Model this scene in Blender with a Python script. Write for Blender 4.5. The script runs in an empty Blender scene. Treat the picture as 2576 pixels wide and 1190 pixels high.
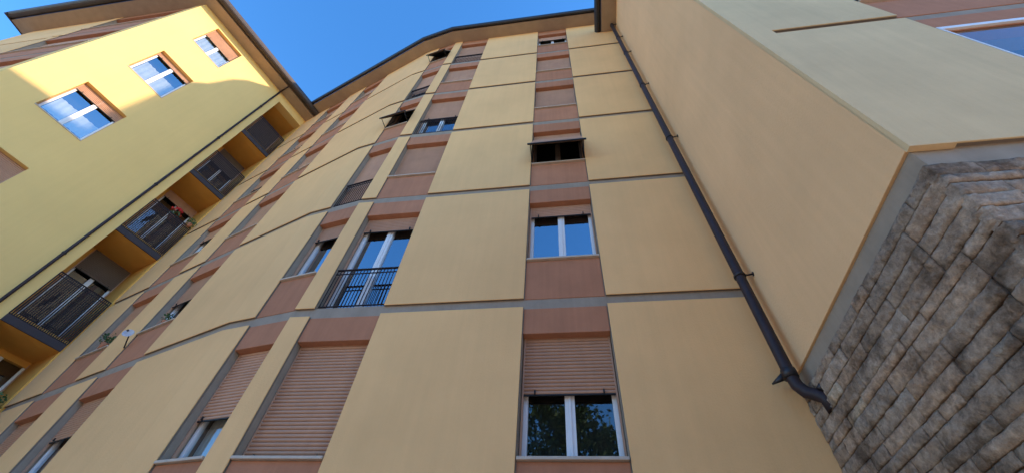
import bpy, bmesh, math, random
from mathutils import Vector, Matrix, noise
random.seed(7)
C = bpy.context.scene.collection
S = 4.4          # one module in metres
EYE = 1.6

# ------------------------------------------------------------------ camera, sky, sun, exposure
cam_d = bpy.data.cameras.new('camera')
cam = bpy.data.objects.new('camera', cam_d)
C.objects.link(cam)
bpy.context.scene.camera = cam
f_px, pitch, roll, yaw = 1064.4413649598248, math.radians(50.99870291), math.radians(5.58590259), math.radians(12.02522512)
cam_d.sensor_width = 36.0
cam_d.lens = 36.0 * f_px / 2576.0
cam_d.clip_start = 0.05
cam_d.clip_end = 3000
fwd = Vector((-math.sin(yaw) * math.cos(pitch), math.cos(yaw) * math.cos(pitch), math.sin(pitch)))
rgt = Vector((math.cos(yaw), math.sin(yaw), 0))
upv = rgt.cross(fwd)
r2 = rgt * math.cos(roll) + upv * math.sin(roll)
u2 = -rgt * math.sin(roll) + upv * math.cos(roll)
m = Matrix((r2, u2, -fwd)).transposed().to_4x4()
m.translation = Vector((0, 0, EYE))
cam.matrix_world = m

SUN_EL = math.radians(25.0)
SUN_AZ = math.radians(1.5)      # direction to the sun, from +X towards +Y
w = bpy.data.worlds.new('World')
bpy.context.scene.world = w
w.use_nodes = True
nt = w.node_tree
nt.nodes.clear()
sky = nt.nodes.new('ShaderNodeTexSky')
sky.sky_type = 'NISHITA'
sky.sun_disc = False
sky.sun_elevation = SUN_EL
sky.sun_rotation = math.radians(90) - SUN_AZ
sky.altitude = 300
sky.air_density = 1.0
sky.dust_density = 0.15
sky.ozone_density = 2.5
bg = nt.nodes.new('ShaderNodeBackground')
bg.inputs['Strength'].default_value = 0.122
wo = nt.nodes.new('ShaderNodeOutputWorld')
hs = nt.nodes.new('ShaderNodeHueSaturation')
hs.inputs['Saturation'].default_value = 1.27
hs.inputs['Hue'].default_value = 0.503
nt.links.new(sky.outputs[0], hs.inputs['Color'])
nt.links.new(hs.outputs[0], bg.inputs[0])
nt.links.new(bg.outputs[0], wo.inputs[0])
sd = bpy.data.lights.new('sun', 'SUN')
sd.energy = 2.0
sd.angle = math.radians(0.9)
sd.color = (1.0, 0.75, 0.53)
so = bpy.data.objects.new('sun', sd)
C.objects.link(so)
sv = Vector((math.cos(SUN_AZ) * math.cos(SUN_EL), math.sin(SUN_AZ) * math.cos(SUN_EL), math.sin(SUN_EL)))
so.rotation_euler = sv.to_track_quat('Z', 'Y').to_euler()
so.location = (60, 0, 60)
vs = bpy.context.scene.view_settings
bpy.context.scene.view_settings.view_transform = 'Standard'
vs.look = 'None'
vs.gamma = 1
vs.use_curve_mapping = False
vs.exposure = 2.02

# ------------------------------------------------------------------ materials
def new_mat(name):
    mt = bpy.data.materials.new(name)
    mt.use_nodes = True
    n = mt.node_tree.nodes
    return mt, mt.node_tree, n['Principled BSDF']

def N(t, kind, **kw):
    n = t.nodes.new(kind)
    for k, v in kw.items():
        if k in n.inputs:
            n.inputs[k].default_value = v
        else:
            setattr(n, k, v)
    return n

def surf(name, col, rough=0.8, var=0.12, scale=3.0, bump=0.0, bscale=80.0, metal=0.0, streak=0.0, spec=0.5, stretch=(1, 1, 1), each=0.0):
    mt, t, b = new_mat(name)
    tc = N(t, 'ShaderNodeTexCoord')
    mp = N(t, 'ShaderNodeMapping')
    mp.inputs['Scale'].default_value = stretch
    t.links.new(tc.outputs['Object'], mp.inputs[0])
    n1 = N(t, 'ShaderNodeTexNoise', Scale=scale, Detail=6.0, Roughness=0.6)
    t.links.new(mp.outputs[0], n1.inputs['Vector'])
    r = N(t, 'ShaderNodeMapRange')
    r.inputs['From Min'].default_value = 0.3
    r.inputs['From Max'].default_value = 0.7
    r.inputs['To Min'].default_value = 1 - var
    r.inputs['To Max'].default_value = 1 + var
    t.links.new(n1.outputs[0], r.inputs[0])
    vm = N(t, 'ShaderNodeVectorMath', operation='SCALE')
    vm.inputs[0].default_value = col
    last = r.outputs[0]
    if streak > 0:
        mp2 = N(t, 'ShaderNodeMapping')
        mp2.inputs['Scale'].default_value = (9, 9, 0.35)
        t.links.new(tc.outputs['Object'], mp2.inputs[0])
        n2 = N(t, 'ShaderNodeTexNoise', Scale=1.0, Detail=5.0, Roughness=0.65)
        t.links.new(mp2.outputs[0], n2.inputs['Vector'])
        r3 = N(t, 'ShaderNodeMapRange')
        r3.inputs['From Min'].default_value = 0.35
        r3.inputs['From Max'].default_value = 0.7
        r3.inputs['To Min'].default_value = 1 - streak
        r3.inputs['To Max'].default_value = 1 + streak * 0.5
        t.links.new(n2.outputs[0], r3.inputs[0])
        mu = N(t, 'ShaderNodeMath', operation='MULTIPLY')
        t.links.new(last, mu.inputs[0])
        t.links.new(r3.outputs[0], mu.inputs[1])
        last = mu.outputs[0]
    if each > 0:      # every panel or shutter has aged a little differently
        oi = N(t, 'ShaderNodeObjectInfo')
        r4 = N(t, 'ShaderNodeMapRange')
        r4.inputs['To Min'].default_value = 1 - each
        r4.inputs['To Max'].default_value = 1 + each
        t.links.new(oi.outputs['Random'], r4.inputs[0])
        mu4 = N(t, 'ShaderNodeMath', operation='MULTIPLY')
        t.links.new(last, mu4.inputs[0])
        t.links.new(r4.outputs[0], mu4.inputs[1])
        last = mu4.outputs[0]
    t.links.new(last, vm.inputs['Scale'])
    t.links.new(vm.outputs[0], b.inputs['Base Color'])
    b.inputs['Roughness'].default_value = rough
    b.inputs['Metallic'].default_value = metal
    b.inputs['Specular IOR Level'].default_value = spec
    if bump > 0:
        nb = N(t, 'ShaderNodeTexNoise', Scale=bscale, Detail=4.0, Roughness=0.7)
        t.links.new(tc.outputs['Object'], nb.inputs['Vector'])
        bp = N(t, 'ShaderNodeBump', Strength=bump, Distance=0.01)
        t.links.new(nb.outputs[0], bp.inputs['Height'])
        t.links.new(bp.outputs[0], b.inputs['Normal'])
    return mt

M = {}
M['yellow'] = surf('yellow_stucco', (0.83, 0.50, 0.225), 0.9, 0.06, 0.7, 0.5, 45, streak=0.026, spec=0.2, each=0.03)
M['side'] = surf('side_stucco', (0.82, 0.52, 0.275), 0.9, 0.07, 0.5, 0.6, 40, streak=0.03, spec=0.2)
M['front'] = surf('front_stucco', (0.70, 0.52, 0.295), 0.9, 0.08, 1.1, 0.7, 30, streak=0.05, spec=0.2)
M['wing'] = surf('wing_stucco', (0.81, 0.56, 0.21), 0.9, 0.03, 0.8, 0.25, 60, streak=0.02, spec=0.2)
M['ochre'] = surf('bounce_ochre_stucco', (0.72, 0.38, 0.085), 0.9, 0.06, 2, 0.3, 60, spec=0.2)  # ochre paint deepened: warm interreflection inside the loggias put into the colour
M['brick'] = surf('brick_red_render', (0.46, 0.205, 0.115), 0.9, 0.09, 1.8, 0.3, 70, streak=0.08, spec=0.2, each=0.06)
M['backing'] = surf('grey_backing', (0.20, 0.165, 0.13), 0.9, 0.08, 4, 0.2, 60, spec=0.2)
M['grey'] = surf('grey_concrete', (0.33, 0.27, 0.21), 0.9, 0.10, 4, 0.3, 60, streak=0.08, spec=0.2)
M['shutter'] = surf('shutter_plastic', (0.49, 0.285, 0.185), 0.55, 0.08, 3, streak=0.06, spec=0.4, each=0.10)
M['shutter_dark'] = surf('dark_shutter_plastic', (0.15, 0.11, 0.085), 0.55, 0.05, 4, spec=0.4)
M['white'] = surf('white_frame_paint', (0.74, 0.75, 0.76), 0.4, 0.04, 5)
M['sill'] = surf('sill_stone', (0.50, 0.42, 0.34), 0.7, 0.12, 8, 0.2, 60)
M['dark'] = surf('dark_metal', (0.028, 0.026, 0.030), 0.45, 0.25, 6, metal=0.3)
M['pipe'] = surf('brown_metal', (0.030, 0.020, 0.024), 0.55, 0.25, 6, spec=0.3)
M['gutter'] = surf('brown_gutter', (0.055, 0.040, 0.034), 0.5, 0.15, 4, metal=0.2)
M['soffit'] = surf('soffit_paint', (0.40, 0.30, 0.21), 0.9, 0.08, 3, 0.2, 40, spec=0.2)
M['soffit_red'] = surf('soffit_brown', (0.30, 0.20, 0.14), 0.9, 0.08, 3, 0.2, 40, spec=0.2)
M['rail'] = surf('railing_paint', (0.032, 0.024, 0.026), 0.75, 0.15, 6, spec=0.2)
M['slab'] = surf('slab_edge_paint', (0.040, 0.031, 0.035), 0.8, 0.12, 5, 0.2, 50)
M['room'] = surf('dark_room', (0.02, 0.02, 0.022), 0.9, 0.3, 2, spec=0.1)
M['roof'] = surf('roof_tiles', (0.28, 0.14, 0.09), 0.85, 0.25, 6, 0.4, 12)
M['black'] = surf('black_rubber', (0.012, 0.012, 0.012), 0.6, 0.1, 5)
M['dish'] = surf('dish_paint', (0.55, 0.52, 0.54), 0.4, 0.05, 5)
M['terracotta'] = surf('terracotta', (0.42, 0.17, 0.09), 0.8, 0.15, 10)
M['leaf'] = surf('leaf_green', (0.045, 0.10, 0.025), 0.6, 0.45, 6)
M['petal'] = surf('red_petal', (0.62, 0.025, 0.02), 0.6, 0.2, 20)
M['ochre_house'] = surf('ochre_house_render', (0.30, 0.21, 0.12), 0.9, 0.12, 1.0, 0.2, 40)
M['green_shutter'] = surf('green_shutter_paint', (0.03, 0.06, 0.04), 0.6, 0.1, 5)
M['bark'] = surf('bark', (0.12, 0.085, 0.06), 0.9, 0.3, 8, 0.6, 20)

def cloth_mat():
    mt, t, b = new_mat('curtain_cloth')
    tc = N(t, 'ShaderNodeTexCoord')
    wv = N(t, 'ShaderNodeTexNoise', Scale=6.0, Detail=2.0)
    t.links.new(tc.outputs['Object'], wv.inputs['Vector'])
    cr = N(t, 'ShaderNodeValToRGB')
    cr.color_ramp.elements[0].color = (0.36, 0.38, 0.38, 1)
    cr.color_ramp.elements[1].color = (0.55, 0.57, 0.56, 1)
    t.links.new(wv.outputs[0], cr.inputs[0])
    t.links.new(cr.outputs[0], b.inputs['Base Color'])
    b.inputs['Roughness'].default_value = 0.9
    return mt
M['cloth'] = cloth_mat()

def glass_mat(name, fac, tint, top=0.95):
    mt = bpy.data.materials.new(name)
    mt.use_nodes = True
    t = mt.node_tree
    t.nodes.clear()
    out = N(t, 'ShaderNodeOutputMaterial')
    gl = N(t, 'ShaderNodeBsdfGlossy')
    gl.inputs['Roughness'].default_value = 0.02
    gl.inputs['Color'].default_value = (*tint, 1)
    tr = N(t, 'ShaderNodeBsdfTransparent')
    tr.inputs['Color'].default_value = (0.88, 0.92, 0.90, 1)
    lw = N(t, 'ShaderNodeLayerWeight', Blend=0.35)
    mr = N(t, 'ShaderNodeMapRange')
    mr.inputs['To Min'].default_value = fac
    mr.inputs['To Max'].default_value = top
    t.links.new(lw.outputs['Fresnel'], mr.inputs[0])
    tc = N(t, 'ShaderNodeTexCoord')
    nz = N(t, 'ShaderNodeTexNoise', Scale=1.2, Detail=1.0)
    t.links.new(tc.outputs['Object'], nz.inputs['Vector'])
    bp = N(t, 'ShaderNodeBump', Strength=0.06, Distance=0.05)
    t.links.new(nz.outputs[0], bp.inputs['Height'])
    t.links.new(bp.outputs[0], gl.inputs['Normal'])
    mx = N(t, 'ShaderNodeMixShader')
    t.links.new(mr.outputs[0], mx.inputs[0])
    t.links.new(tr.outputs[0], mx.inputs[1])
    t.links.new(gl.outputs[0], mx.inputs[2])
    t.links.new(mx.outputs[0], out.inputs[0])
    return mt
M['glass'] = glass_mat('window_glass', 0.42, (0.85, 0.92, 1.0))
M['glass_clear'] = glass_mat('clear_window_glass', 0.30, (0.80, 0.95, 1.0))
M['glass_old'] = glass_mat('plain_window_glass', 0.13, (0.9, 0.95, 1.0), 0.45)

def stone_mat():
    mt, t, b = new_mat('rough_stone')
    at = N(t, 'ShaderNodeAttribute', attribute_name='stone_tone')
    tc = N(t, 'ShaderNodeTexCoord')
    n1 = N(t, 'ShaderNodeTexNoise', Scale=7.0, Detail=8.0, Roughness=0.65)
    n2 = N(t, 'ShaderNodeTexNoise', Scale=2.2, Detail=6.0, Roughness=0.7)
    n3 = N(t, 'ShaderNodeTexNoise', Scale=45.0, Detail=5.0, Roughness=0.75)
    for n in (n1, n2, n3):
        t.links.new(tc.outputs['Object'], n.inputs['Vector'])
    cr = N(t, 'ShaderNodeValToRGB')
    e = cr.color_ramp.elements
    e[0].position = 0.30
    e[0].color = (0.29, 0.215, 0.160, 1)
    e[1].position = 0.72
    e[1].color = (0.58, 0.45, 0.34, 1)
    k = e.new(0.5)
    k.color = (0.47, 0.35, 0.26, 1)
    t.links.new(n1.outputs[0], cr.inputs[0])
    mx = N(t, 'ShaderNodeMix', data_type='RGBA', blend_type='MULTIPLY')
    mx.inputs[0].default_value = 1.0
    t.links.new(cr.outputs[0], mx.inputs[6])
    t.links.new(at.outputs['Color'], mx.inputs[7])
    cr2 = N(t, 'ShaderNodeValToRGB')
    cr2.color_ramp.elements[0].position = 0.36
    cr2.color_ramp.elements[0].color = (0.30, 0.265, 0.24, 1)
    cr2.color_ramp.elements[1].position = 0.50
    cr2.color_ramp.elements[1].color = (1, 1, 1, 1)
    t.links.new(n2.outputs[0], cr2.inputs[0])
    mx2 = N(t, 'ShaderNodeMix', data_type='RGBA', blend_type='MULTIPLY')
    mx2.inputs[0].default_value = 0.8
    t.links.new(mx.outputs[2], mx2.inputs[6])
    t.links.new(cr2.outputs[0], mx2.inputs[7])
    gr = N(t, 'ShaderNodeMapRange')
    gr.inputs['From Min'].default_value = 0.35
    gr.inputs['From Max'].default_value = 0.65
    gr.inputs['To Min'].default_value = 0.62
    gr.inputs['To Max'].default_value = 1.25
    n4 = N(t, 'ShaderNodeTexNoise', Scale=22.0, Detail=7.0, Roughness=0.75)
    t.links.new(tc.outputs['Object'], n4.inputs['Vector'])
    t.links.new(n4.outputs[0], gr.inputs[0])
    vg = N(t, 'ShaderNodeVectorMath', operation='SCALE')
    t.links.new(mx2.outputs[2], vg.inputs[0])
    t.links.new(gr.outputs[0], vg.inputs['Scale'])
    t.links.new(vg.outputs[0], b.inputs['Base Color'])
    b.inputs['Roughness'].default_value = 0.95
    b.inputs['Specular IOR Level'].default_value = 0.2
    ad = N(t, 'ShaderNodeMath', operation='ADD')
    t.links.new(n1.outputs[0], ad.inputs[0])
    ml = N(t, 'ShaderNodeMath', operation='MULTIPLY')
    ml.inputs[1].default_value = 0.45
    t.links.new(n3.outputs[0], ml.inputs[0])
    t.links.new(ml.outputs[0], ad.inputs[1])
    bp = N(t, 'ShaderNodeBump', Strength=0.9, Distance=0.045)
    t.links.new(ad.outputs[0], bp.inputs['Height'])
    t.links.new(bp.outputs[0], b.inputs['Normal'])
    return mt
M['stone'] = stone_mat()
M['mortar'] = surf('dark_mortar', (0.20, 0.15, 0.11), 0.95, 0.3, 6, 0.8, 40, spec=0.1)
M['asphalt'] = surf('pale_bounce_ground', (0.46, 0.36, 0.25), 0.9, 0.2, 1.5, 0.5, 120)  # unseen ground; pale warm colour chosen for the bounce it throws up
M['paving'] = surf('stone_paving', (0.52, 0.40, 0.27), 0.85, 0.15, 1.0, 0.4, 60)  # unseen paving, coloured bright and warm to bounce light onto the facades

# ------------------------------------------------------------------ geometry helpers
def V3(x, y, z):
    return Vector((x * S, y * S, z * S + EYE))

class Frame:
    """a facade plane: u runs along it, d points out of the wall"""
    def __init__(self, o, u, n):
        self.o = Vector(o)
        self.u = Vector(u).normalized()
        self.n = Vector(n).normalized()
    def pt(self, u, d):
        return self.o + self.u * u + self.n * d
    def p3(self, u, d, z):
        q = self.pt(u, d)
        return V3(q.x, q.y, z)

def prism(bm, poly, z0, z1):
    lo = [bm.verts.new(V3(p[0], p[1], z0)) for p in poly]
    hi = [bm.verts.new(V3(p[0], p[1], z1)) for p in poly]
    n = len(poly)
    bm.faces.new(lo[::-1])
    bm.faces.new(hi)
    for i in range(n):
        j = (i + 1) % n
        bm.faces.new((lo[i], lo[j], hi[j], hi[i]))

def fbox(bm, F, u0, u1, z0, z1, d0, d1):
    prism(bm, [F.pt(u0, d0), F.pt(u1, d0), F.pt(u1, d1), F.pt(u0, d1)], z0, z1)

def hexa(bm, pts):
    """eight points: lower four, upper four"""
    v = [bm.verts.new(p) for p in pts]
    for f in ((3, 2, 1, 0), (4, 5, 6, 7), (0, 1, 5, 4), (1, 2, 6, 5), (2, 3, 7, 6), (3, 0, 4, 7)):
        bm.faces.new([v[i] for i in f])

def tube(bm, pts, r, seg=10, cap=True):
    rings = []
    n = len(pts)
    prev = None
    for i, p in enumerate(pts):
        if i == 0: t = pts[1] - pts[0]
        elif i == n - 1: t = pts[-1] - pts[-2]
        else: t = (pts[i + 1] - p).normalized() + (p - pts[i - 1]).normalized()
        t.normalize()
        a = prev if prev is not None else (Vector((1, 0, 0)) if abs(t.x) < 0.8 else Vector((0, 1, 0)))
        a = (a - t * a.dot(t)).normalized()
        prev = a
        b = t.cross(a)
        rr = r[i] if isinstance(r, (list, tuple)) else r
        rings.append([bm.verts.new(p + a * math.cos(2 * math.pi * k / seg) * rr + b * math.sin(2 * math.pi * k / seg) * rr) for k in range(seg)])
    for i in range(n - 1):
        for k in range(seg):
            f = bm.faces.new((rings[i][k], rings[i][(k + 1) % seg], rings[i + 1][(k + 1) % seg], rings[i + 1][k]))
            f.smooth = True
    if cap:
        bm.faces.new(rings[0][::-1])
        bm.faces.new(rings[-1])

def obj(name, bm, mat, parent=None, bevel=0.0, recalc=True):
    if recalc:
        bmesh.ops.recalc_face_normals(bm, faces=bm.faces)
    me = bpy.data.meshes.new(name)
    bm.to_mesh(me)
    bm.free()
    me.materials.append(M[mat])
    o = bpy.data.objects.new(name, me)
    C.objects.link(o)
    if parent is not None:
        o.parent = parent
        if parent.type == 'EMPTY':
            o.matrix_parent_inverse = Matrix.Translation(-parent.location)
    if bevel > 0:
        md = o.modifiers.new('bevel', 'BEVEL')
        md.width = bevel
        md.segments = 2
        md.limit_method = 'ANGLE'
        md.angle_limit = math.radians(40)
    return o

def thing(name, label, cat, loc, group=None):
    o = bpy.data.objects.new(name, None)
    o.empty_display_size = 0.3
    C.objects.link(o)
    o.location = loc
    o['label'] = label
    o['category'] = cat
    if group: o['group'] = group
    return o

BM = bmesh.new

# ------------------------------------------------------------------ plan of the place (module units, eye at 0,0,0)
GZ = -EYE / S
g2, gB = math.radians(19.3), math.radians(20.0)
P0 = Vector((-0.957, 1.0))
A2 = Vector((-1.244, 1.053))
e1 = (A2 - P0).normalized()
L1 = (A2 - P0).length
e2 = Vector((-math.cos(g2), math.sin(g2)))
CN = A2 + e2 * 1.65
dB = Vector((-math.sin(gB), -math.cos(gB)))
nB = Vector((math.cos(gB), -math.sin(gB)))
OB = CN + dB * 1.299
X2, Y3 = 0.53, 0.377
F1 = Frame((0, 1), (1, 0), (0, -1))
F1S = Frame(P0, e1, (e1.y * 1.0, -e1.x) if False else (-0.0, 0))if False else None
def outward(e):        # normal of a facade running leftwards, facing the eye
    n = Vector((-e.y, e.x))
    return n if n.y < 0 else -n
FS = Frame(P0, e1, outward(e1))
F2 = Frame(A2, e2, outward(e2))
FB = Frame(CN, dB, nB)
FB2 = Frame(OB, (-1, 0), (0, -1))
FSIDE = Frame((X2, Y3), (0, 1), (-1, 0))
FR = Frame((X2, Y3), (1, 0), (0, -1))

main = thing('apartment_building', 'tall yellow apartment block with a bent facade and brick-red window columns, middle and right', 'apartment building', V3(0, 1.2, GZ))
wing = thing('apartment_wing', 'yellow wing at left with sunlit upper wall and a column of recessed balconies', 'building', V3(-3.2, 1.2, GZ))

TH = -0.0095     # back of the coloured panels
WB = -0.0090     # face of the grey wall behind them

def panel(parent, poly_front, nrm, z0, z1, mat='yellow', name='wall_panel', front=0.0):
    """poly_front: list of plan points; nrm: list of outward normals for the same points"""
    fr = [p + n * front for p, n in zip(poly_front, nrm)]
    md = [p + n * (front - 0.0035) for p, n in zip(poly_front, nrm)]
    bk = [p + n * TH for p, n in zip(poly_front, nrm)]
    bm = BM()
    prism(bm, fr + md[::-1], z0, z1)
    o = obj(name, bm, mat, parent, bevel=0.005)
    bm = BM()      # darker bonding layer behind the coloured face
    md2 = [p + (q - p) * 0.02 for p, q in zip(md, bk)]
    prism(bm, md2 + bk[::-1], z0 + 0.0008, z1 - 0.0008)
    ob = obj('backing', bm, 'backing', o)
    return o

def slats(bm, F, u0, u1, zt, zb, d, dbot=None, h=0.0112, th=0.0035):
    """a roller shutter: rounded slats, may lean outwards to dbot at its lower edge"""
    if dbot is None: dbot = d
    n = max(1, int(round((zt - zb) / h)))
    hh = (zt - zb) / n
    prof = []
    for i in range(n):
        for (a, dd) in ((0.0, -0.0026), (0.12, 0.0004), (0.32, 0.0024), (0.62, 0.0026), (0.86, 0.0008)):
            z = zt - (i + a) * hh
            prof.append((z, d + (dbot - d) * (zt - z) / (zt - zb) + dd))
    prof.append((zb, dbot - 0.0020))
    L = [bm.verts.new(F.p3(u0, q, z)) for z, q in prof]
    Rr = [bm.verts.new(F.p3(u1, q, z)) for z, q in prof]
    for i in range(len(prof) - 1):
        bm.faces.new((L[i], L[i + 1], Rr[i + 1], Rr[i]))
    b = [F.p3(u0, d - th, zt), F.p3(u1, d - th, zt), F.p3(u1, dbot - th, zb), F.p3(u0, dbot - th, zb)]
    b = [bm.verts.new(p) for p in b]
    bm.faces.new(b)
    bm.faces.new((L[0], Rr[0], b[1], b[0]))
    bm.faces.new((L[-1], b[3], b[2], Rr[-1]))
    bm.faces.new(L[::-1] + [b[0], b[3]])
    bm.faces.new(Rr + [b[2], b[1]])

def curtain(win, F, u0, u1, z0, z1, d, waves=9, amp=0.004):
    bm = BM()
    n = waves * 6
    lo, hi = [], []
    for i in range(n + 1):
        u = u0 + (u1 - u0) * i / n
        dd = d + amp * math.sin(2 * math.pi * waves * i / n)
        lo.append(bm.verts.new(F.p3(u, dd, z0)))
        hi.append(bm.verts.new(F.p3(u, dd, z1)))
    for i in range(n):
        f = bm.faces.new((lo[i], lo[i + 1], hi[i + 1], hi[i]))
        f.smooth = True
    return obj('curtain', bm, 'cloth', win, recalc=False)

def railing(win, F, u0, u1, z0, z1, d, nb=18, r=0.0012, name='railing', mat='rail', lean=0):
    bm = BM()
    fbox(bm, F, u0, u1, z1 - 0.004, z1, d - 0.004, d + 0.004)
    fbox(bm, F, u0, u1, z0, z0 + 0.003, d - 0.0025, d + 0.0025)
    fbox(bm, F, u0, u1, z1 - 0.025, z1 - 0.022, d - 0.002, d + 0.002)
    for i in range(nb + 1):
        u = u0 + 0.002 + (u1 - u0 - 0.004) * i / nb
        fbox(bm, F, u - r, u + r, z0 + 0.003, z1 - 0.004, d - r, d + r)
    return obj(name, bm, mat, win)

def window(parent, F, u0, u1, z0, z1, shut=1.0, label=None, sill=True, name='window', leaves=2,
           frame_d=-0.048, shutter_mat='shutter', curt=None, glass='glass', tilt=0, rail=None, frame_mat='white', room=True, fw=0.016):
    """opening u0..u1, z0..z1; shut = share of the opening the roller shutter covers"""
    if u0 > u1: u0, u1 = u1, u0
    bm = BM()
    dz0 = z0 + 0.003
    fbox(bm, F, u0 + 0.001, u0 + fw, dz0, z1 + 0.02, frame_d - 0.014, frame_d)
    fbox(bm, F, u1 - fw, u1 - 0.001, dz0, z1 + 0.02, frame_d - 0.014, frame_d)
    fbox(bm, F, u0 + fw, u1 - fw, dz0, dz0 + 0.013, frame_d - 0.014, frame_d)
    fbox(bm, F, u0 + fw, u1 - fw, z1 + 0.004, z1 + 0.02, frame_d - 0.014, frame_d)
    if leaves == 2:
        um = (u0 + u1) / 2
        fbox(bm, F, um - 0.013, um - 0.0015, dz0 + 0.013, z1 + 0.004, frame_d - 0.013, frame_d + 0.002)
        fbox(bm, F, um + 0.0015, um + 0.013, dz0 + 0.013, z1 + 0.004, frame_d - 0.013, frame_d + 0.002)
        fbox(bm, F, um - 0.0035, um + 0.0035, dz0 + 0.013, z1 + 0.004, frame_d - 0.012, frame_d + 0.005)
    # sash bars round each pane
    spans = [(u0 + fw, u1 - fw)] if leaves == 1 else [(u0 + fw, (u0 + u1) / 2 - 0.013), ((u0 + u1) / 2 + 0.013, u1 - fw)]
    win = obj(name, bm, frame_mat, parent, bevel=0.004)
    if label: win['label'] = label
    bm = BM()
    for a, b in spans:
        q4 = [bm.verts.new(F.p3(u_, frame_d - 0.008, z_)) for u_, z_ in ((a - 0.001, dz0 + 0.012), (b + 0.001, dz0 + 0.012), (b + 0.001, z1 + 0.005), (a - 0.001, z1 + 0.005))]
        if F.u.y * F.n.x - F.u.x * F.n.y < 0:
            q4.reverse()
        bm.faces.new(q4)
    obj('pane', bm, glass, win, recalc=False)
    if room:
        bm = BM()
        fbox(bm, F, u0 - 0.01, u1 + 0.01, z0 - 0.01, z1 + 0.03, -0.100, -0.095)
        obj('dark_interior', bm, 'room', win)
    if curt:
        curtain(win, F, *curt)
    if shut > 0:
        zt = z1 + 0.03
        zb = z1 - (z1 - z0 - 0.006) * shut
        bm = BM()
        if tilt:
            zh = z1 - 0.05
            slats(bm, F, u0 + 0.004, u1 - 0.004, zt, zh, -0.034)
            slats(bm, F, u0 - 0.002, u1 + 0.002, zh, z0 + 0.024, -0.032, tilt)
        else:
            slats(bm, F, u0 + 0.004, u1 - 0.004, zt, zb, -0.034)
        sh = obj('roller_shutter', bm, shutter_mat, win)
        if not tilt:
            w_ = (u1 - u0)
            for k in (0.14, 0.86):
                bm = BM()
                fbox(bm, F, u0 + w_ * k - 0.002, u0 + w_ * k + 0.002, zb, zb + 0.010, -0.0335, -0.027)
                obj('shutter_stop', bm, 'black', win)
            if shut < 0.98:
                bm = BM()
                fbox(bm, F, u0 + 0.006, u1 - 0.006, zb - 0.0035, zb, -0.037, -0.032)
                obj('shutter_bar', bm, 'black', win)
        else:
            bm = BM()
            fbox(bm, F, u0 - 0.012, u1 + 0.012, z0 + 0.024, z0 + 0.031, tilt - 0.003, tilt + 0.004)
            obj('shutter_bar', bm, 'black', win)
            bm = BM()
            hexa(bm, [F.p3(u0, -0.042, zh - 0.004), F.p3(u1, -0.042, zh - 0.004), F.p3(u1, tilt - 0.007, z0 + 0.027), F.p3(u0, tilt - 0.007, z0 + 0.027),
                      F.p3(u0, -0.037, zh), F.p3(u1, -0.037, zh), F.p3(u1, tilt - 0.004, z0 + 0.031), F.p3(u0, tilt - 0.004, z0 + 0.031)])
            obj('shutter_shade', bm, 'black', win)  # black sheet stands in for the shade beneath the propped shutter
            for uu in (u0 + 0.001, u1 - 0.001):
                bm = BM()
                tube(bm, [F.p3(uu, tilt - 0.002, z0 + 0.03), F.p3(uu, 0.002, z0 + 0.012)], 0.011, 6)
                tube(bm, [F.p3(uu, 0.002, z0 + 0.012), F.p3(uu, -0.034, z0 + 0.20)], 0.011, 6)
                obj('shutter_arm', bm, 'black', win)
    # guide rails of the shutter
    for a, b in ((u0 + 0.0005, u0 + 0.005), (u1 - 0.005, u1 - 0.0005)):
        bm = BM()
        fbox(bm, F, a, b, z0 + 0.002, z1 + 0.02, -0.0405, -0.031)
        obj('shutter_guide', bm, 'shutter', win)
    if sill:
        bm = BM()
        fbox(bm, F, u0 - 0.001, u1 + 0.001, z0 - 0.008, z0, -0.060, 0.004)
        obj('window_sill', bm, 'sill', win, bevel=0.006)
    if rail:
        railing(win, F, u0 + 0.001, u1 - 0.001, rail[0], rail[1], -0.012, rail[2] if len(rail) > 2 else 18)
    return win

# ------------------------------------------------------------------ ground and street
bm = BM()
prism(bm, [(-300, -300), (300, -300), (300, 300), (-300, 300)], GZ - 0.3, GZ - 0.035)
o = obj('ground', bm, 'asphalt'); o['kind'] = 'structure'
bm = BM()
prism(bm, [(-8, -0.4), (8, -0.4), (8, 3), (-8, 3)], GZ - 0.2, GZ)
o = obj('pavement', bm, 'paving', bevel=0.02); o['kind'] = 'structure'

# ------------------------------------------------------------------ main building: bent courtyard facade
H = 0.686
TOP = 4.35
LOW = GZ
bases = [0.254 + H * k for k in range(-1, 6)]      # panel feet; k = -1 .. 5

def wall_strip(bm, F, u0, u1, z0, z1):
    fbox(bm, F, u0, u1, z0, z1, -0.085, WB)

n1, nS, n2 = F1.n, FS.n, F2.n
nm = (nS + n2).normalized() / math.cos(math.acos(max(-1, min(1, nS.dot(n2)))) / 2)
nm0 = (n1 + nS).normalized() / math.cos(math.acos(max(-1, min(1, n1.dot(nS)))) / 2)

cols = {   # frame, u0, u1, kind
    'W': (F1, -0.153, 0.104), 'D': (F1, -0.883, -0.632), 'S': (FS, 0.004, 0.172), 'E': (F2, 0.515, 0.790), 'G': (F2, 1.020, 1.300)}
french = {'D': (1, 3, 5), 'S': (2, 4), 'W': (), 'E': (0,), 'G': ()}

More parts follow.
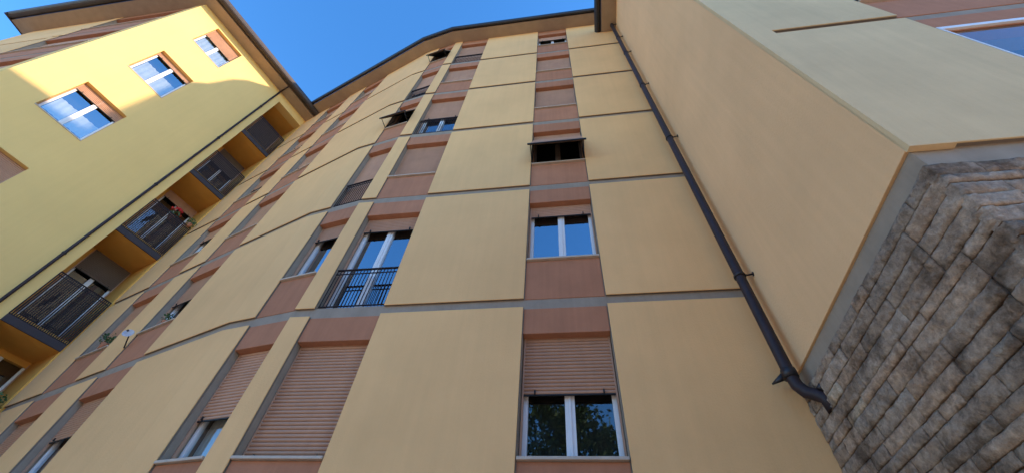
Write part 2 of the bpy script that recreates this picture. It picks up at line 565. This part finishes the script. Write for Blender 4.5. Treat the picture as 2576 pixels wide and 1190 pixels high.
bm = BM()
wall_strip(bm, F1, 0.104, 0.60, LOW, TOP + 0.02)
wall_strip(bm, F1, -0.632, -0.153, LOW, TOP + 0.02)
prism(bm, [F1.pt(-0.883, WB), P0 + nm0 * WB, FS.pt(0.004, WB), FS.pt(0.004, -0.085), P0 + nm0 * -0.085, F1.pt(-0.883, -0.085)], LOW, TOP + 0.02)
prism(bm, [FS.pt(0.172, WB), A2 + nm * WB, F2.pt(0.515, WB), F2.pt(0.515, -0.085), A2 + nm * -0.085, FS.pt(0.172, -0.085)], LOW, TOP + 0.02)
wall_strip(bm, F2, 0.790, 1.020, LOW, TOP + 0.02)
wall_strip(bm, F2, 1.300, 1.75, LOW, TOP + 0.02)
for c, (F, u0, u1) in cols.items():
    for k in range(-1, 6):
        b = 0.254 + H * k
        zl = b + 0.55
        nxt = k + 1
        up = b + H + (0.004 if nxt in french[c] else 0.182) if k < 5 else TOP + 0.02
        wall_strip(bm, F, u0, u1, zl, up)
    wall_strip(bm, F, u0, u1, LOW, -0.432 + 0.182)
obj('facade_wall', bm, 'grey', main)

for k in range(-1, 6):
    b = 0.254 + H * k
    t = b + 0.650 if k < 5 else TOP
    panel(main, [F1.pt(0.106, 0), F1.pt(X2 + 0.02, 0)], [n1, n1], b, t)
    panel(main, [F1.pt(-0.631, 0), F1.pt(-0.155, 0)], [n1, n1], b, t)
    panel(main, [F1.pt(-0.884, 0), P0], [n1, nm0], b, t, name='pilaster')
    panel(main, [FS.pt(0.174, 0), A2, F2.pt(0.513, 0)], [nS, nm, n2], b, t)
    panel(main, [F2.pt(0.792, 0), F2.pt(1.018, 0)], [n2, n2], b, t, name='pilaster')
    panel(main, [F2.pt(1.302, 0), F2.pt(1.70, 0)], [n2, n2], b, t)
    for c, (F, u0, u1) in cols.items():
        # brick-red infill: lintel above the opening, apron under the sill
        bm = BM()
        fbox(bm, F, u0 + 0.001, u1 - 0.001, b + 0.548, (b + 0.645) if k < 5 else TOP, -0.040, -0.007)
        obj('lintel_panel', bm, 'brick', main, bevel=0.004)
        if k not in french[c]:
            bm = BM()
            fbox(bm, F, u0 + 0.001, u1 - 0.001, b, b + 0.181, -0.040, -0.007)
            obj('apron_panel', bm, 'brick', main, bevel=0.004)

spec = {   # per column and floor: share shuttered and extras
    'W': {-1: dict(shut=0.5), 0: dict(shut=0.52, glass='glass_old', label='window with lowered shutter over two dark panes'), 1: dict(shut=0.20, label='two-leaf white window reflecting blue sky'),
          2: dict(shut=1, tilt=0.09, label='window under a roller shutter propped outwards'), 3: dict(shut=1.0), 4: dict(shut=1.0), 5: dict(shut=0.30, glass='glass_old')},
    'D': {-1: dict(shut=1), 0: dict(shut=1.0, label='fully shuttered window with many slats'), 1: dict(shut=0.17, label='tall white french window with railing'), 2: dict(shut=1.0), 3: dict(shut=0.52), 4: dict(shut=1.0), 5: dict(shut=1.0)},
    'S': {-1: dict(shut=0.6), 0: dict(shut=0.66, glass='glass_old', curt=(0.02, 0.155, 0.455, 0.62, -0.075, 5, 0.004)), 1: dict(shut=0.28), 2: dict(shut=1.0), 3: dict(shut=1, tilt=0.062), 4: dict(shut=0.75), 5: dict(shut=1, tilt=0.062)},
    'E': {-1: dict(shut=0.6), 0: dict(shut=0.30), 1: dict(shut=0.50), 2: dict(shut=0.9), 3: dict(shut=0.62), 4: dict(shut=0.6), 5: dict(shut=0.9)},
    'G': {-1: dict(shut=0.6), 0: dict(shut=0.8), 1: dict(shut=0.9), 2: dict(shut=0.35), 3: dict(shut=0.5), 4: dict(shut=0.45), 5: dict(shut=1.0)}}
for c, (F, u0, u1) in cols.items():
    for k in range(-1, 6):
        b = 0.254 + H * k
        kw = dict(spec[c].get(k, {}))
        fr = k in french[c]
        if c == 'S':
            kw['leaves'] = 1
        if kw.get('tilt'):
            kw['frame_mat'] = 'shutter_dark'  # dark frame colour paints in the shade below the propped shutter
            kw['glass'] = 'glass_old'
        if fr:
            kw['rail'] = (b + 0.012, b + 0.200, 12 if c == 'S' else 18)
            kw['name'] = 'french_window'
            kw['sill'] = False
        window(main, F, u0 + 0.002, u1 - 0.002, b + (0.005 if fr else 0.190), b + 0.55, **kw)

# ------------------------------------------------------------------ right-hand block: blank side wall and street front
SB = 0.635
HR = 4.05
bm = BM()
prism(bm, [(X2, Y3 + 0.004), (X2 + 0.05, Y3 + 0.004), (X2 + 0.05, 1.06), (X2, 1.06)], SB, HR + 0.01)
obj('side_wall', bm, 'side', main, bevel=0.006)
bm = BM()      # recessed concrete strip above the stone
prism(bm, [(X2 + 0.006, Y3 + 0.010), (3.2, Y3 + 0.010), (3.2, 1.06), (X2 + 0.006, 1.06)], 0.570, SB - 0.0)
obj('concrete_strip', bm, 'grey', main)
bm = BM()
wins = [(0.918, 1.24), (1.62, 1.94), (2.3, 2.62)]
edges = [0.55] + [e for w_ in wins for e in w_] + [3.2]
for i in range(0, len(edges), 2):
    fbox(bm, FR, edges[i] - X2, edges[i + 1] - X2, SB, HR + 0.01, -0.072, WB)
for a, b_ in wins:
    for k in range(0, 5):
        b = SB + H * k
        fbox(bm, FR, a - X2, b_ - X2, b + 0.53, (b + H + 0.182) if k < 4 else HR + 0.01, -0.072, WB)
    fbox(bm, FR, a - X2, b_ - X2, SB, SB + 0.182, -0.072, WB)
obj('facade_wall', bm, 'grey', main)
# corner pilaster, unbroken over all floors
bm = BM()
fbox(bm, FR, 0.0, 0.066, SB - 0.004, HR, TH, 0.002)
obj('corner_pilaster', bm, 'front', main, bevel=0.002)
for k in range(0, 5):
    b = SB + H * k
    t = b + 0.655 if k < 4 else HR
    segs = [(0.595, 0.916)] + [(wins[i][1] + 0.002, wins[i + 1][0] - 0.002) for i in range(2)] + [(2.622, 3.2)]
    for a, c_ in segs:
        panel(main, [FR.pt(a - X2 + 0.001, 0), FR.pt(c_ - X2, 0)], [FR.n, FR.n], b, t, mat='front')
    for a, b_ in wins:
        bm = BM()
        fbox(bm, FR, a - X2 + 0.001, b_ - X2 - 0.001, b + 0.528, (b + 0.645) if k < 4 else HR, -0.040, -0.007)
        obj('lintel_panel', bm, 'brick', main, bevel=0.004)
        bm = BM()
        fbox(bm, FR, a - X2 + 0.001, b_ - X2 - 0.001, b, b + 0.181, -0.040, -0.007)
        obj('apron_panel', bm, 'brick', main, bevel=0.004)
        window(main, FR, a - X2 + 0.002, b_ - X2 - 0.002, b + 0.19, b + 0.53, shut=[0.0, 0.4, 1.0, 0.3, 0.6][k], frame_d=-0.001 if k == 0 else -0.048, fw=0.006 if k == 0 else 0.016, leaves=1 if k == 0 else 2, glass='glass_old' if k == 0 else 'glass')

# unseen cores added behind the walls to block sun and sky
bm = BM()
prism(bm, [F1.pt(3.2, -0.105), P0 + nm0 * -0.105, A2 + nm * -0.105, F2.pt(1.75, -0.105), (-2.6, 3.4), (3.2, 3.4)], LOW, TOP + 0.02)
obj('blocking_core', bm, 'room', main)
bm = BM()
prism(bm, [(X2 + 0.055, Y3 + 0.085), (3.2, Y3 + 0.085), (3.2, 1.05), (X2 + 0.055, 1.05)], 0.60, HR)
obj('blocking_core', bm, 'room', main)

def eave(parent, line, nrms, z, w_sof, w_gut, hg, msof, mgut, zt=0.03, gdrop=0.0):
    """soffit slab, then a gutter running along its outer edge"""
    bm = BM()
    inn = [p + n * -0.03 for p, n in zip(line, nrms)]
    mid = [p + n * w_sof for p, n in zip(line, nrms)]
    prism(bm, inn + mid[::-1], z, z + zt)
    obj('soffit', bm, msof, parent)
    # half-round gutter
    sec = []
    r = w_gut / 2
    for k in range(9):
        a = math.pi * k / 8
        sec.append((w_sof + r - r * math.cos(a) + 0.001, z + hg - gdrop - hg * math.sin(a) ** 0.8))
    sec = sec + [(w_sof + w_gut + 0.001, z + hg + 0.004 - gdrop), (w_sof + 0.001, z + hg + 0.004 - gdrop)]
    bm = BM()
    rings = []
    for p, n in zip(line, nrms):
        rings.append([bm.verts.new(V3((p + n * s).x, (p + n * s).y, zz)) for s, zz in sec])
    m_ = len(sec)
    for i in range(len(rings) - 1):
        for k in range(m_):
            bm.faces.new((rings[i][k], rings[i][(k + 1) % m_], rings[i + 1][(k + 1) % m_], rings[i + 1][k]))
    bm.faces.new(rings[0])
    bm.faces.new(rings[-1][::-1])
    obj('gutter', bm, mgut, parent)

eave(main, [F1.pt(0.60, 0), P0, A2, F2.pt(1.72, 0)], [n1, nm0, nm, n2], TOP, 0.100, 0.034, 0.034, 'soffit', 'dark')
# main roof: unseen steep skirt shaped for its shadow on the wing, then shallow
def roof_rings(parent, rings, mat='roof'):
    bm = BM()
    vv = [[bm.verts.new(V3(x, y, z)) for x, y, z in r] for r in rings]
    n = len(vv[0])
    for i in range(len(vv) - 1):
        for k in range(n):
            bm.faces.new((vv[i][k], vv[i][(k + 1) % n], vv[i + 1][(k + 1) % n], vv[i + 1][k]))
    bm.faces.new(vv[0][::-1])
    bm.faces.new(vv[-1])
    return obj('roof', bm, mat, parent)
def ringz(off, z, back):
    pts = [F1.pt(3.2, off), P0 + nm0 * off, A2 + nm * off, F2.pt(1.75, off), Vector((-2.6, back)), Vector((3.2, back))]
    return [(p.x, p.y, z) for p in pts]
roof_rings(main, [ringz(0.10, TOP + 0.031, 3.4), ringz(0.09, TOP + 0.06, 3.4), ringz(-0.01, TOP + 0.50, 3.4), ringz(-0.9, TOP + 0.72, 2.6)])

# right block eaves
line = [Vector((X2, 1.03)), Vector((X2, Y3)), Vector((3.2, Y3))]
nn = [Vector((-1, 0)), Vector((-1, -1)), Vector((0, -1))]
eave(main, line, nn, HR, 0.122, 0.056, 0.05, 'soffit', 'dark')
roof_rings(main, [[(0.41, 0.26, HR + 0.031), (3.2, 0.26, HR + 0.031), (3.2, 1.02, HR + 0.031), (0.41, 1.02, HR + 0.031)],
                  [(0.41, 0.26, HR + 0.085), (3.2, 0.26, HR + 0.085), (3.2, 1.02, HR + 0.085), (0.41, 1.02, HR + 0.085)],
                  [(0.75, 0.60, HR + 0.16), (3.2, 0.60, HR + 0.16), (3.2, 1.02, HR + 0.16), (0.75, 1.02, HR + 0.16)]])  # unseen roof edge, raised to lift its shadow line on the wing

# ------------------------------------------------------------------ left wing
HB, SBZ = 0.741, 1.606
TB = 4.31
wb = [(0.812, 1.092, SBZ + HB * k, SBZ + HB * k + 0.385) for k in (-2, -1, 0, 1, 2, 3)]
lo_v, hi_v = 0.008, 0.305
bm = BM()
def wbox(u0, u1, z0, z1, d0=-0.090, d1=0.0):
    fbox(bm, FB, u0, u1, z0, z1, d0, d1)
wbox(hi_v, 0.812, LOW, TB)
wbox(1.092, 1.299, LOW, TB)
zz = [LOW] + [e for w_ in wb for e in (w_[2], w_[3])] + [TB]
for i in range(0, len(zz), 2):
    wbox(0.812, 1.092, zz[i], zz[i + 1])
wbox(-0.03, hi_v, 4.188, TB)
obj('courtyard_wall', bm, 'wing', wing)
# loggia lining
bm = BM()
fbox(bm, FB, hi_v, hi_v + 0.02, LOW, 4.19, -0.32, -0.0905)
fbox(bm, FB, -0.03, lo_v, LOW, 4.187, -0.32, -0.002)
fbox(bm, FB, 0.262, hi_v, LOW, 4.19, -0.34, -0.301)
fbox(bm, FB, lo_v, hi_v, 4.188, 4.25, -0.34, -0.091)
obj('loggia_wall', bm, 'ochre', wing)
zs = [3.475, 2.745, 2.010, 1.262, 0.520, -0.220]
for i, z in enumerate(zs):
    bm = BM()
    fbox(bm, FB, lo_v, hi_v, z, z + 0.06, -0.34, -0.004)
    lg = obj('loggia_slab', bm, 'ochre', wing)
    bm = BM()
    fbox(bm, FB, lo_v, hi_v, z - 0.003, z + 0.038, -0.003, 0.005)
    obj('slab_edge', bm, 'slab', lg)
    railing(wing, FB, lo_v, hi_v, z + 0.039, z + 0.352, 0.003, nb=27, r=0.0029, name='balcony_railing')
    # tall balcony door in the back wall
    FD = Frame(FB.pt(0, -0.262), dB, nB)
    ceil = zs[i - 1] if i > 0 else 4.188
    window(wing, FD, 0.010, 0.262, z + 0.065, ceil - 0.035, shut=[0.55, 0.30, 0.08, 0.22, 0, 0.5][i], sill=False, name='balcony_door',
           shutter_mat='shutter_dark' if i in (0, 1, 3) else 'shutter', glass='glass_old')
    bm = BM()
    fbox(bm, FD, 0.009, 0.262, ceil - 0.034, ceil - 0.001, -0.07, -0.038)
    obj('door_lintel', bm, 'ochre', wing)

for i, (a, b_, z0, z1) in enumerate(wb):
    kk = i - 2
    window(wing, FB, a + 0.001, b_ - 0.001, z0, z1, shut={-2: 0.5, -1: 0.4, 0: 1.0, 1: 0.20, 2: 0.13, 3: 0.42}[kk],
           frame_d=-0.040, glass='glass_clear', curt=(a + 0.02, b_ - 0.02, z0 + (0.05 if kk == 1 else 0.02), z1 - (0.19 if kk == 1 else 0.16 if kk == 2 else 0.02), -0.056, 7, 0.003) if kk in (1, 2, 3) else None)

# B2: the wing's street front
cB = [0.10, 0.90]
bm = BM()
fbox(bm, FB2, 0.02, 0.10, LOW, TB + 0.0, -0.09, WB)
fbox(bm, FB2, 0.90, 1.95, LOW, TB + 0.0, -0.072, WB)
for k in range(-1, 4):
    b = SBZ - 0.19 + HB * k
    fbox(bm, FB2, 0.10, 0.90, b + 0.575, b + HB + 0.182 if k < 3 else TB, -0.072, WB)
obj('facade_wall', bm, 'grey', wing)
bm = BM()
fbox(bm, FB2, 0.0, 0.099, LOW, TB, -0.07, 0.0)
obj('corner_pilaster', bm, 'wing', wing)
for k in range(-1, 4):
    b = SBZ - 0.19 + HB * k
    t = b + 0.705 if k < 3 else TB
    panel(wing, [FB2.pt(0.902, 0), FB2.pt(1.0, 0)], [FB2.n] * 2, b, t, name='pilaster')
    panel(wing, [FB2.pt(1.05, -0.003), FB2.pt(1.95, -0.003)], [FB2.n] * 2, b, t)
    bm = BM()
    fbox(bm, FB2, 0.101, 0.899, b + 0.573, (b + 0.70) if k < 3 else TB, -0.040, -0.007)
    obj('lintel_panel', bm, 'brick', wing)
    bm = BM()
    fbox(bm, FB2, 0.101, 0.899, b, b + 0.181, -0.040, -0.007)
    obj('apron_panel', bm, 'brick', wing)
    window(wing, FB2, 0.102, 0.898, b + 0.19, b + 0.575, shut=1.0 if k % 2 else 0.9)
bm = BM()
prism(bm, [FB.pt(0.33, -0.105), FB.pt(1.20, -0.105), FB2.pt(0.05, -0.105), FB2.pt(1.95, -0.105), FB2.pt(1.95, -1.6), FB.pt(-0.1, -0.9), FB.pt(-0.1, -0.4), FB.pt(0.33, -0.4)], LOW, TB - 0.01)
obj('blocking_core', bm, 'room', wing)  # unseen wing core, added to block light behind the walls
cang = math.acos(FB.n.dot(FB2.n)) / 2
nmB = (FB.n + FB2.n).normalized() / math.cos(cang)
eave(wing, [FB.pt(-0.02, 0), OB.copy(), FB2.pt(2.09, 0)], [FB.n, nmB, FB2.n], TB, 0.120, 0.070, 0.05, 'soffit', 'gutter')
bm = BM()
fbox(bm, FB2, 2.091, 2.103, TB - 0.004, TB + 0.05, -1.6, 0.19)
obj('verge_board', bm, 'gutter', wing)
a_, b_, c_, d_ = FB.pt(-0.02, 0.12), OB + nmB * 0.12, FB2.pt(2.09, 0.12), FB2.pt(2.09, -1.6)
e_ = FB.pt(-0.1, -1.0)
r0 = [(p.x, p.y, TB + 0.031) for p in (a_, b_, c_, d_, e_)]
cx = sum(p[0] for p in r0) / 5
cy = sum(p[1] for p in r0) / 5
roof_rings(wing, [r0, [(x, y, z + 0.03) for x, y, z in r0], [(x + (cx - x) * 0.8, y + (cy - y) * 0.8, z + 0.35) for x, y, z in r0]])

# ------------------------------------------------------------------ downpipes
def downpipe(label, pts, r, brs, wall_dir, cat='downpipe', extra=None):
    t = thing('downpipe', label, cat, V3(*pts[-1]), 'downpipes on the facades')
    bm = BM()
    tube(bm, [V3(*p) for p in pts], r * S, 14)
    obj('pipe', bm, 'pipe', t)
    for z in brs:
        x, y = pts[0][0], pts[0][1]
        for q in pts:
            if q[2] >= z: x, y = q[0], q[1]
        bm = BM()
        tube(bm, [V3(x, y, z - 0.004), V3(x, y, z + 0.004)], (r + 0.003) * S, 14)
        q = Vector((x, y)) + Vector(wall_dir)
        tube(bm, [V3(x, y, z), V3(q.x, q.y, z)], 0.003 * S, 6)
        p2 = Vector((x, y)) + Vector(wall_dir) * 0.93
        tube(bm, [V3(p2.x, p2.y, z), V3(q.x, q.y, z)], 0.007 * S, 8)
        obj('bracket', bm, 'dark', t)
    return t
px, py = 0.494, 0.950
dp = downpipe('thick dark downpipe in the corner of the blank wall, its foot bending into stone',
         [(px, py, HR - 0.0), (px, py, 0.612), (px + 0.003, py - 0.001, 0.580), (px + 0.012, py - 0.006, 0.560), (px + 0.027, py - 0.015, 0.548), (px + 0.036, py - 0.022, 0.536), (px + 0.038, py - 0.026, 0.505)], 0.0138,
         [4.02, 3.62, 3.208, 2.549, 1.849, 0.939], (X2 - px, -0.008))
bm = BM()
tube(bm, [V3(px, py, 0.600), V3(px, py, 0.622)], 0.0168 * S, 14)
obj('collar', bm, 'dark', dp)
bm = BM()
tube(bm, [V3(px - 0.010, py + 0.010, 0.612), V3(px - 0.034, py + 0.03, 0.604)], [0.010 * S, 0.002 * S], 6)
obj('hook', bm, 'dark', dp)
bm = BM()
tube(bm, [V3(px + 0.030, py - 0.028, 0.552), V3(X2 + 0.004, py - 0.034, 0.566)], [0.008 * S, 0.006 * S], 6)
obj('bracket', bm, 'dark', dp)
vB = FB.pt(0.371, 0.014)
dB_ = downpipe('thin brown downpipe running down the left wing beside the balconies', [(vB.x, vB.y, TB + 0.01), (vB.x, vB.y, GZ)], 0.0085,
               [3.9, 3.2, 2.45, 1.7, 1.0, 0.3], tuple(-nB * 0.014))
bm = BM()
q0, q1 = FB.pt(0.371, 0.012), FB.pt(0.371, 0.13)
tube(bm, [V3(q0.x, q0.y, TB - 0.012), V3(q1.x, q1.y, TB - 0.004)], 0.007 * S, 10)
obj('gutter_branch', bm, 'pipe', dB_)

# ------------------------------------------------------------------ stone base
st = thing('stone_wall', 'rough weathered coursed stone wall under the right-hand block, lower right', 'stone wall', V3(0.6, 0.6, GZ))
bm = BM()
prism(bm, [(0.530, 0.388), (3.2, 0.388), (3.2, 1.02), (0.530, 1.02)], GZ, 0.590)
obj('mortar_core', bm, 'mortar', st)

def stone_block(bm, layer, P, ax, out, L, Hh, dep, tone, seed):
    """P: lower corner (metres), ax: along, out: outward; rough-faced block"""
    nx = max(3, int(L / 0.025))
    nz = max(3, int(Hh / 0.022))
    up = Vector((0, 0, 1))
    g = []
    for j in range(nz + 1):
        row = []
        for i in range(nx + 1):
            a, c = i / nx, j / nz
            ex = min(a, 1 - a) * L
            ez = min(c, 1 - c) * Hh
            e = min(ex, ez)
            rnd = min(1.0, e / 0.012)
            base = P + ax * (a * L) + up * (c * Hh)
            q = base * 3.1 + Vector((seed, 0, 0))
            n_ = noise.noise(q * 1.1) * 0.008 + noise.noise(q * 3.3) * 0.014 + noise.noise(q * 9) * 0.022
            jit = noise.noise_vector(q * 2.3) * 0.009
            o_ = dep * (0.70 + 0.30 * math.sqrt(rnd)) + n_ * (0.3 + 0.7 * rnd)
            row.append(bm.verts.new(base + out * o_ + ax * jit.x * (1 if 0 < i < nx else 0.7) + up * jit.z * (1 if 0 < j < nz else 0.7)))
        g.append(row)
    for j in range(nz):
        for i in range(nx):
            f = bm.faces.new((g[j][i], g[j][i + 1], g[j + 1][i + 1], g[j + 1][i]))
            f.smooth = True
            for l in f.loops:
                l[layer] = tone
    # skirt back into the wall
    loop = [g[0][i] for i in range(nx + 1)] + [g[j][nx] for j in range(1, nz + 1)] + [g[nz][i] for i in range(nx - 1, -1, -1)] + [g[j][0] for j in range(nz - 1, 0, -1)]
    back = [bm.verts.new(v.co - out * (0.07)) for v in loop]
    for i in range(len(loop)):
        k = (i + 1) % len(loop)
        f = bm.faces.new((loop[i], back[i], back[k], loop[k]))
        for l in f.loops:
            l[layer] = tone

def stones(name, P, ax, out, length, z_lo, z_hi, dep=0.03):
    bm = BM()
    layer = bm.loops.layers.float_color.new('stone_tone')
    z = z_hi
    row = 0
    while z > z_lo:
        hh = random.choice((0.08, 0.09, 0.11, 0.12, 0.14))
        z -= hh
        x = -random.uniform(0, 0.15) if row else 0
        x = 0.0
        first = True
        while x < length:
            L = random.uniform(0.20, 0.85) if not first else random.choice((0.28, 0.45))
            first = False
            L = min(L, length - x)
            if L < 0.1:
                L = length - x
            v = random.uniform(0.80, 1.06)
            wr = random.uniform(0.96, 1.06)
            tone = (v * wr, v, v / wr, 1)
            if random.random() < 0.07: tone = (1.25, 1.3, 1.25, 1)
            stone_block(bm, layer, P + ax * (x + 0.003) + Vector((0, 0, z + 0.003)), ax, out, max(0.05, L - 0.006), hh - 0.006,
                        dep + random.uniform(-0.007, 0.008), tone, random.uniform(0, 50))
            x += L
        row += 1
    return obj(name, bm, 'stone', st)
sz = 0.588 * S + EYE
stones('side_stones', Vector((0.530 * S, 0.386 * S, 0)), Vector((0, 1, 0)), Vector((-1, 0, 0)), (1.0 - 0.386) * S, 0.0, sz)
stones('front_stones', Vector((0.524 * S, 0.388 * S, 0)), Vector((1, 0, 0)), Vector((0, -1, 0)), 2.2 * S, 0.0, sz)

# ------------------------------------------------------------------ small things
def leaves(bm, c, r, n, s, squash=1.0):
    for _ in range(n):
        d = Vector((random.gauss(0, 1), random.gauss(0, 1), random.gauss(0, 1) * squash)).normalized() * r * random.uniform(0.3, 1)
        p = c + d
        a = Vector((random.gauss(0, 1), random.gauss(0, 1), random.gauss(0, 1))).normalized()
        b = a.orthogonal().normalized()
        k = s * random.uniform(0.6, 1.3)
        vs_ = [bm.verts.new(p + a * k), bm.verts.new(p + b * k * 0.5), bm.verts.new(p - a * k), bm.verts.new(p - b * k * 0.5)]
        bm.faces.new(vs_)

def pot_plant(loc, label, flowers=False, size=1.0, name='potted_plant'):
    t = thing(name, label, 'potted plant', loc)
    bm = BM()
    tube(bm, [loc, loc + Vector((0, 0, 0.13 * size)), loc + Vector((0, 0, 0.16 * size))], [0.06 * size, 0.085 * size, 0.095 * size], 14)
    obj('pot', bm, 'terracotta', t)
    bm = BM()
    leaves(bm, loc + Vector((0, 0, 0.28 * size)), 0.18 * size, 160, 0.035 * size)
    obj('foliage', bm, 'leaf', t, recalc=False)
    if flowers:
        bm = BM()
        for _ in range(26):
            d = Vector((random.uniform(-1, 1), random.uniform(-1, 1), random.uniform(-0.2, 1))).normalized() * 0.15 * size
            leaves(bm, loc + Vector((0, 0, 0.34 * size)) + d, 0.05 * size, 30, 0.024 * size)
        obj('flowers', bm, 'petal', t, recalc=False)
    return t
q = FB.p3(0.15, -0.022, zs[2] + 0.352)
pot_plant(q - Vector((0, 0, 0.16)), 'red geranium in a pot on the middle balcony railing of the left wing', True, 1.0, 'flower_pot')
q = FB.p3(0.035, 0.02, zs[2] + 0.345)
pot_plant(q - Vector((0, 0, 0.05)), 'small green potted plant at the right end of the balcony railing with red flowers', False, 0.8)
q = FB.p3(0.06, 0.02, zs[4] + 0.345)
pot_plant(q - Vector((0, 0, 0.05)), 'dark green potted plant on the lowest visible balcony railing at far left', False, 1.3)
q = F2.p3(1.10, -0.005, bases[2] + 0.19)
pot_plant(q, 'leafy potted plant on the window sill in the last window column before the wing', False, 0.9)
q = F2.p3(0.62, -0.008, bases[2] + 0.19)
pot_plant(q, 'low potted plant on the window sill beside the white satellite dish', False, 0.6)

# satellite dish beside a sill of the bent facade
dc = F2.p3(0.748, 0.035, 1.085)
t = thing('satellite_dish', 'small white oval satellite dish on an arm beside a window sill, lower left', 'satellite dish', dc)
axis = (Vector((0.35, -0.85, 0.25))).normalized()
a = axis.orthogonal().normalized(); b = axis.cross(a)
bm = BM()
prev = None
for i in range(6):
    rr = 0.10 * i / 5
    h = 0.045 * (rr / 0.10) ** 2
    if i == 0:
        ring = [bm.verts.new(dc)]
    else:
        ring = [bm.verts.new(dc + axis * h + a * math.cos(2 * math.pi * k / 24) * rr * 0.9 + b * math.sin(2 * math.pi * k / 24) * rr) for k in range(24)]
    if prev is not None:
        for k in range(24):
            if len(prev) == 1:
                bm.faces.new((prev[0], ring[k], ring[(k + 1) % 24]))
            else:
                bm.faces.new((prev[k], ring[k], ring[(k + 1) % 24], prev[(k + 1) % 24]))
    prev = ring
for f in bm.faces: f.smooth = True
o = obj('reflector', bm, 'dish', t, recalc=False)
md = o.modifiers.new('solid', 'SOLIDIFY'); md.thickness = 0.008
bm = BM()
tube(bm, [dc, dc - axis * 0.05, F2.p3(0.792, 0.0, 1.05)], 0.012, 8)
tube(bm, [dc - b * 0.095, dc + axis * 0.10], 0.006, 6)
tube(bm, [dc + axis * 0.09, dc + axis * 0.11], 0.02, 10)
obj('arm', bm, 'dark', t)

# a tree in the street behind the viewer, mirrored in the lowest panes
def tree(loc, h, label):
    t = thing('tree', label, 'tree', loc)
    bm = BM()
    tube(bm, [loc, loc + Vector((0.1, 0, h * 0.3)), loc + Vector((0, 0.15, h * 0.6))], [0.22, 0.16, 0.08], 10)
    for k in range(9):
        an = k * 2.4
        s = loc + Vector((0, 0.08, h * (0.3 + 0.03 * k)))
        tube(bm, [s, s + Vector((math.cos(an) * 0.9, math.sin(an) * 0.9, 0.7)), s + Vector((math.cos(an) * 1.7, math.sin(an) * 1.7, 1.7))], [0.07, 0.045, 0.015], 6)
    obj('trunk', bm, 'bark', t)
    bm = BM()
    for k in range(95):
        d = Vector((random.gauss(0, 1), random.gauss(0, 1), random.gauss(0, 1))).normalized() * random.uniform(0.4, 1)
        c = loc + Vector((d.x * h * 0.27, d.y * h * 0.27, h * 0.66 + d.z * h * 0.30))
        leaves(bm, c, random.uniform(0.5, 1.0), 150, 0.11)
    obj('crown', bm, 'leaf', t, recalc=False)
tree(V3(-0.15, -1.9, GZ), 12.6, 'broad green street tree behind the viewer, mirrored in the lowest window')


# unseen house added across the street to darken the lower floors and panes
opp = thing('house', 'long unseen ochre house added across the street behind the viewer', 'house', V3(0, -5.6, GZ))
FO = Frame((0, -5.5), (1, 0), (0, 1))
OT = 1.75
xs = [-6.0 + 0.8 * i for i in range(16)]
zr = [(GZ + 0.25 + 0.7 * k, GZ + 0.62 + 0.7 * k) for k in range(3)]
bm = BM()
for i, x in enumerate(xs):
    fbox(bm, FO, x, x + 0.55, GZ, OT, -0.06, 0)
    if i < 15:
        z_ = GZ
        for a, b in zr:
            fbox(bm, FO, x + 0.55, x + 0.8, z_, a, -0.06, 0)
            z_ = b
        fbox(bm, FO, x + 0.55, x + 0.8, z_, OT, -0.06, 0)
fbox(bm, FO, -6.0, 6.55, GZ, OT, -2.2, -0.07)
obj('wall', bm, 'ochre_house', opp)
for i, x in enumerate(xs[:-1]):
    for a, b in zr:
        bm = BM()
        fbox(bm, FO, x + 0.555, x + 0.67, a, b, -0.03, -0.02)
        fbox(bm, FO, x + 0.68, x + 0.795, a, b, -0.03, -0.02)
        obj('shutter', bm, 'green_shutter', opp)
bm = BM()
hexa(bm, [FO.p3(-6.2, 0.14, OT), FO.p3(6.75, 0.14, OT), FO.p3(6.75, -2.3, OT), FO.p3(-6.2, -2.3, OT),
          FO.p3(-6.2, -1.0, OT + 0.35), FO.p3(6.75, -1.0, OT + 0.35), FO.p3(6.75, -1.1, OT + 0.35), FO.p3(-6.2, -1.1, OT + 0.35)])
obj('roof', bm, 'roof', opp)
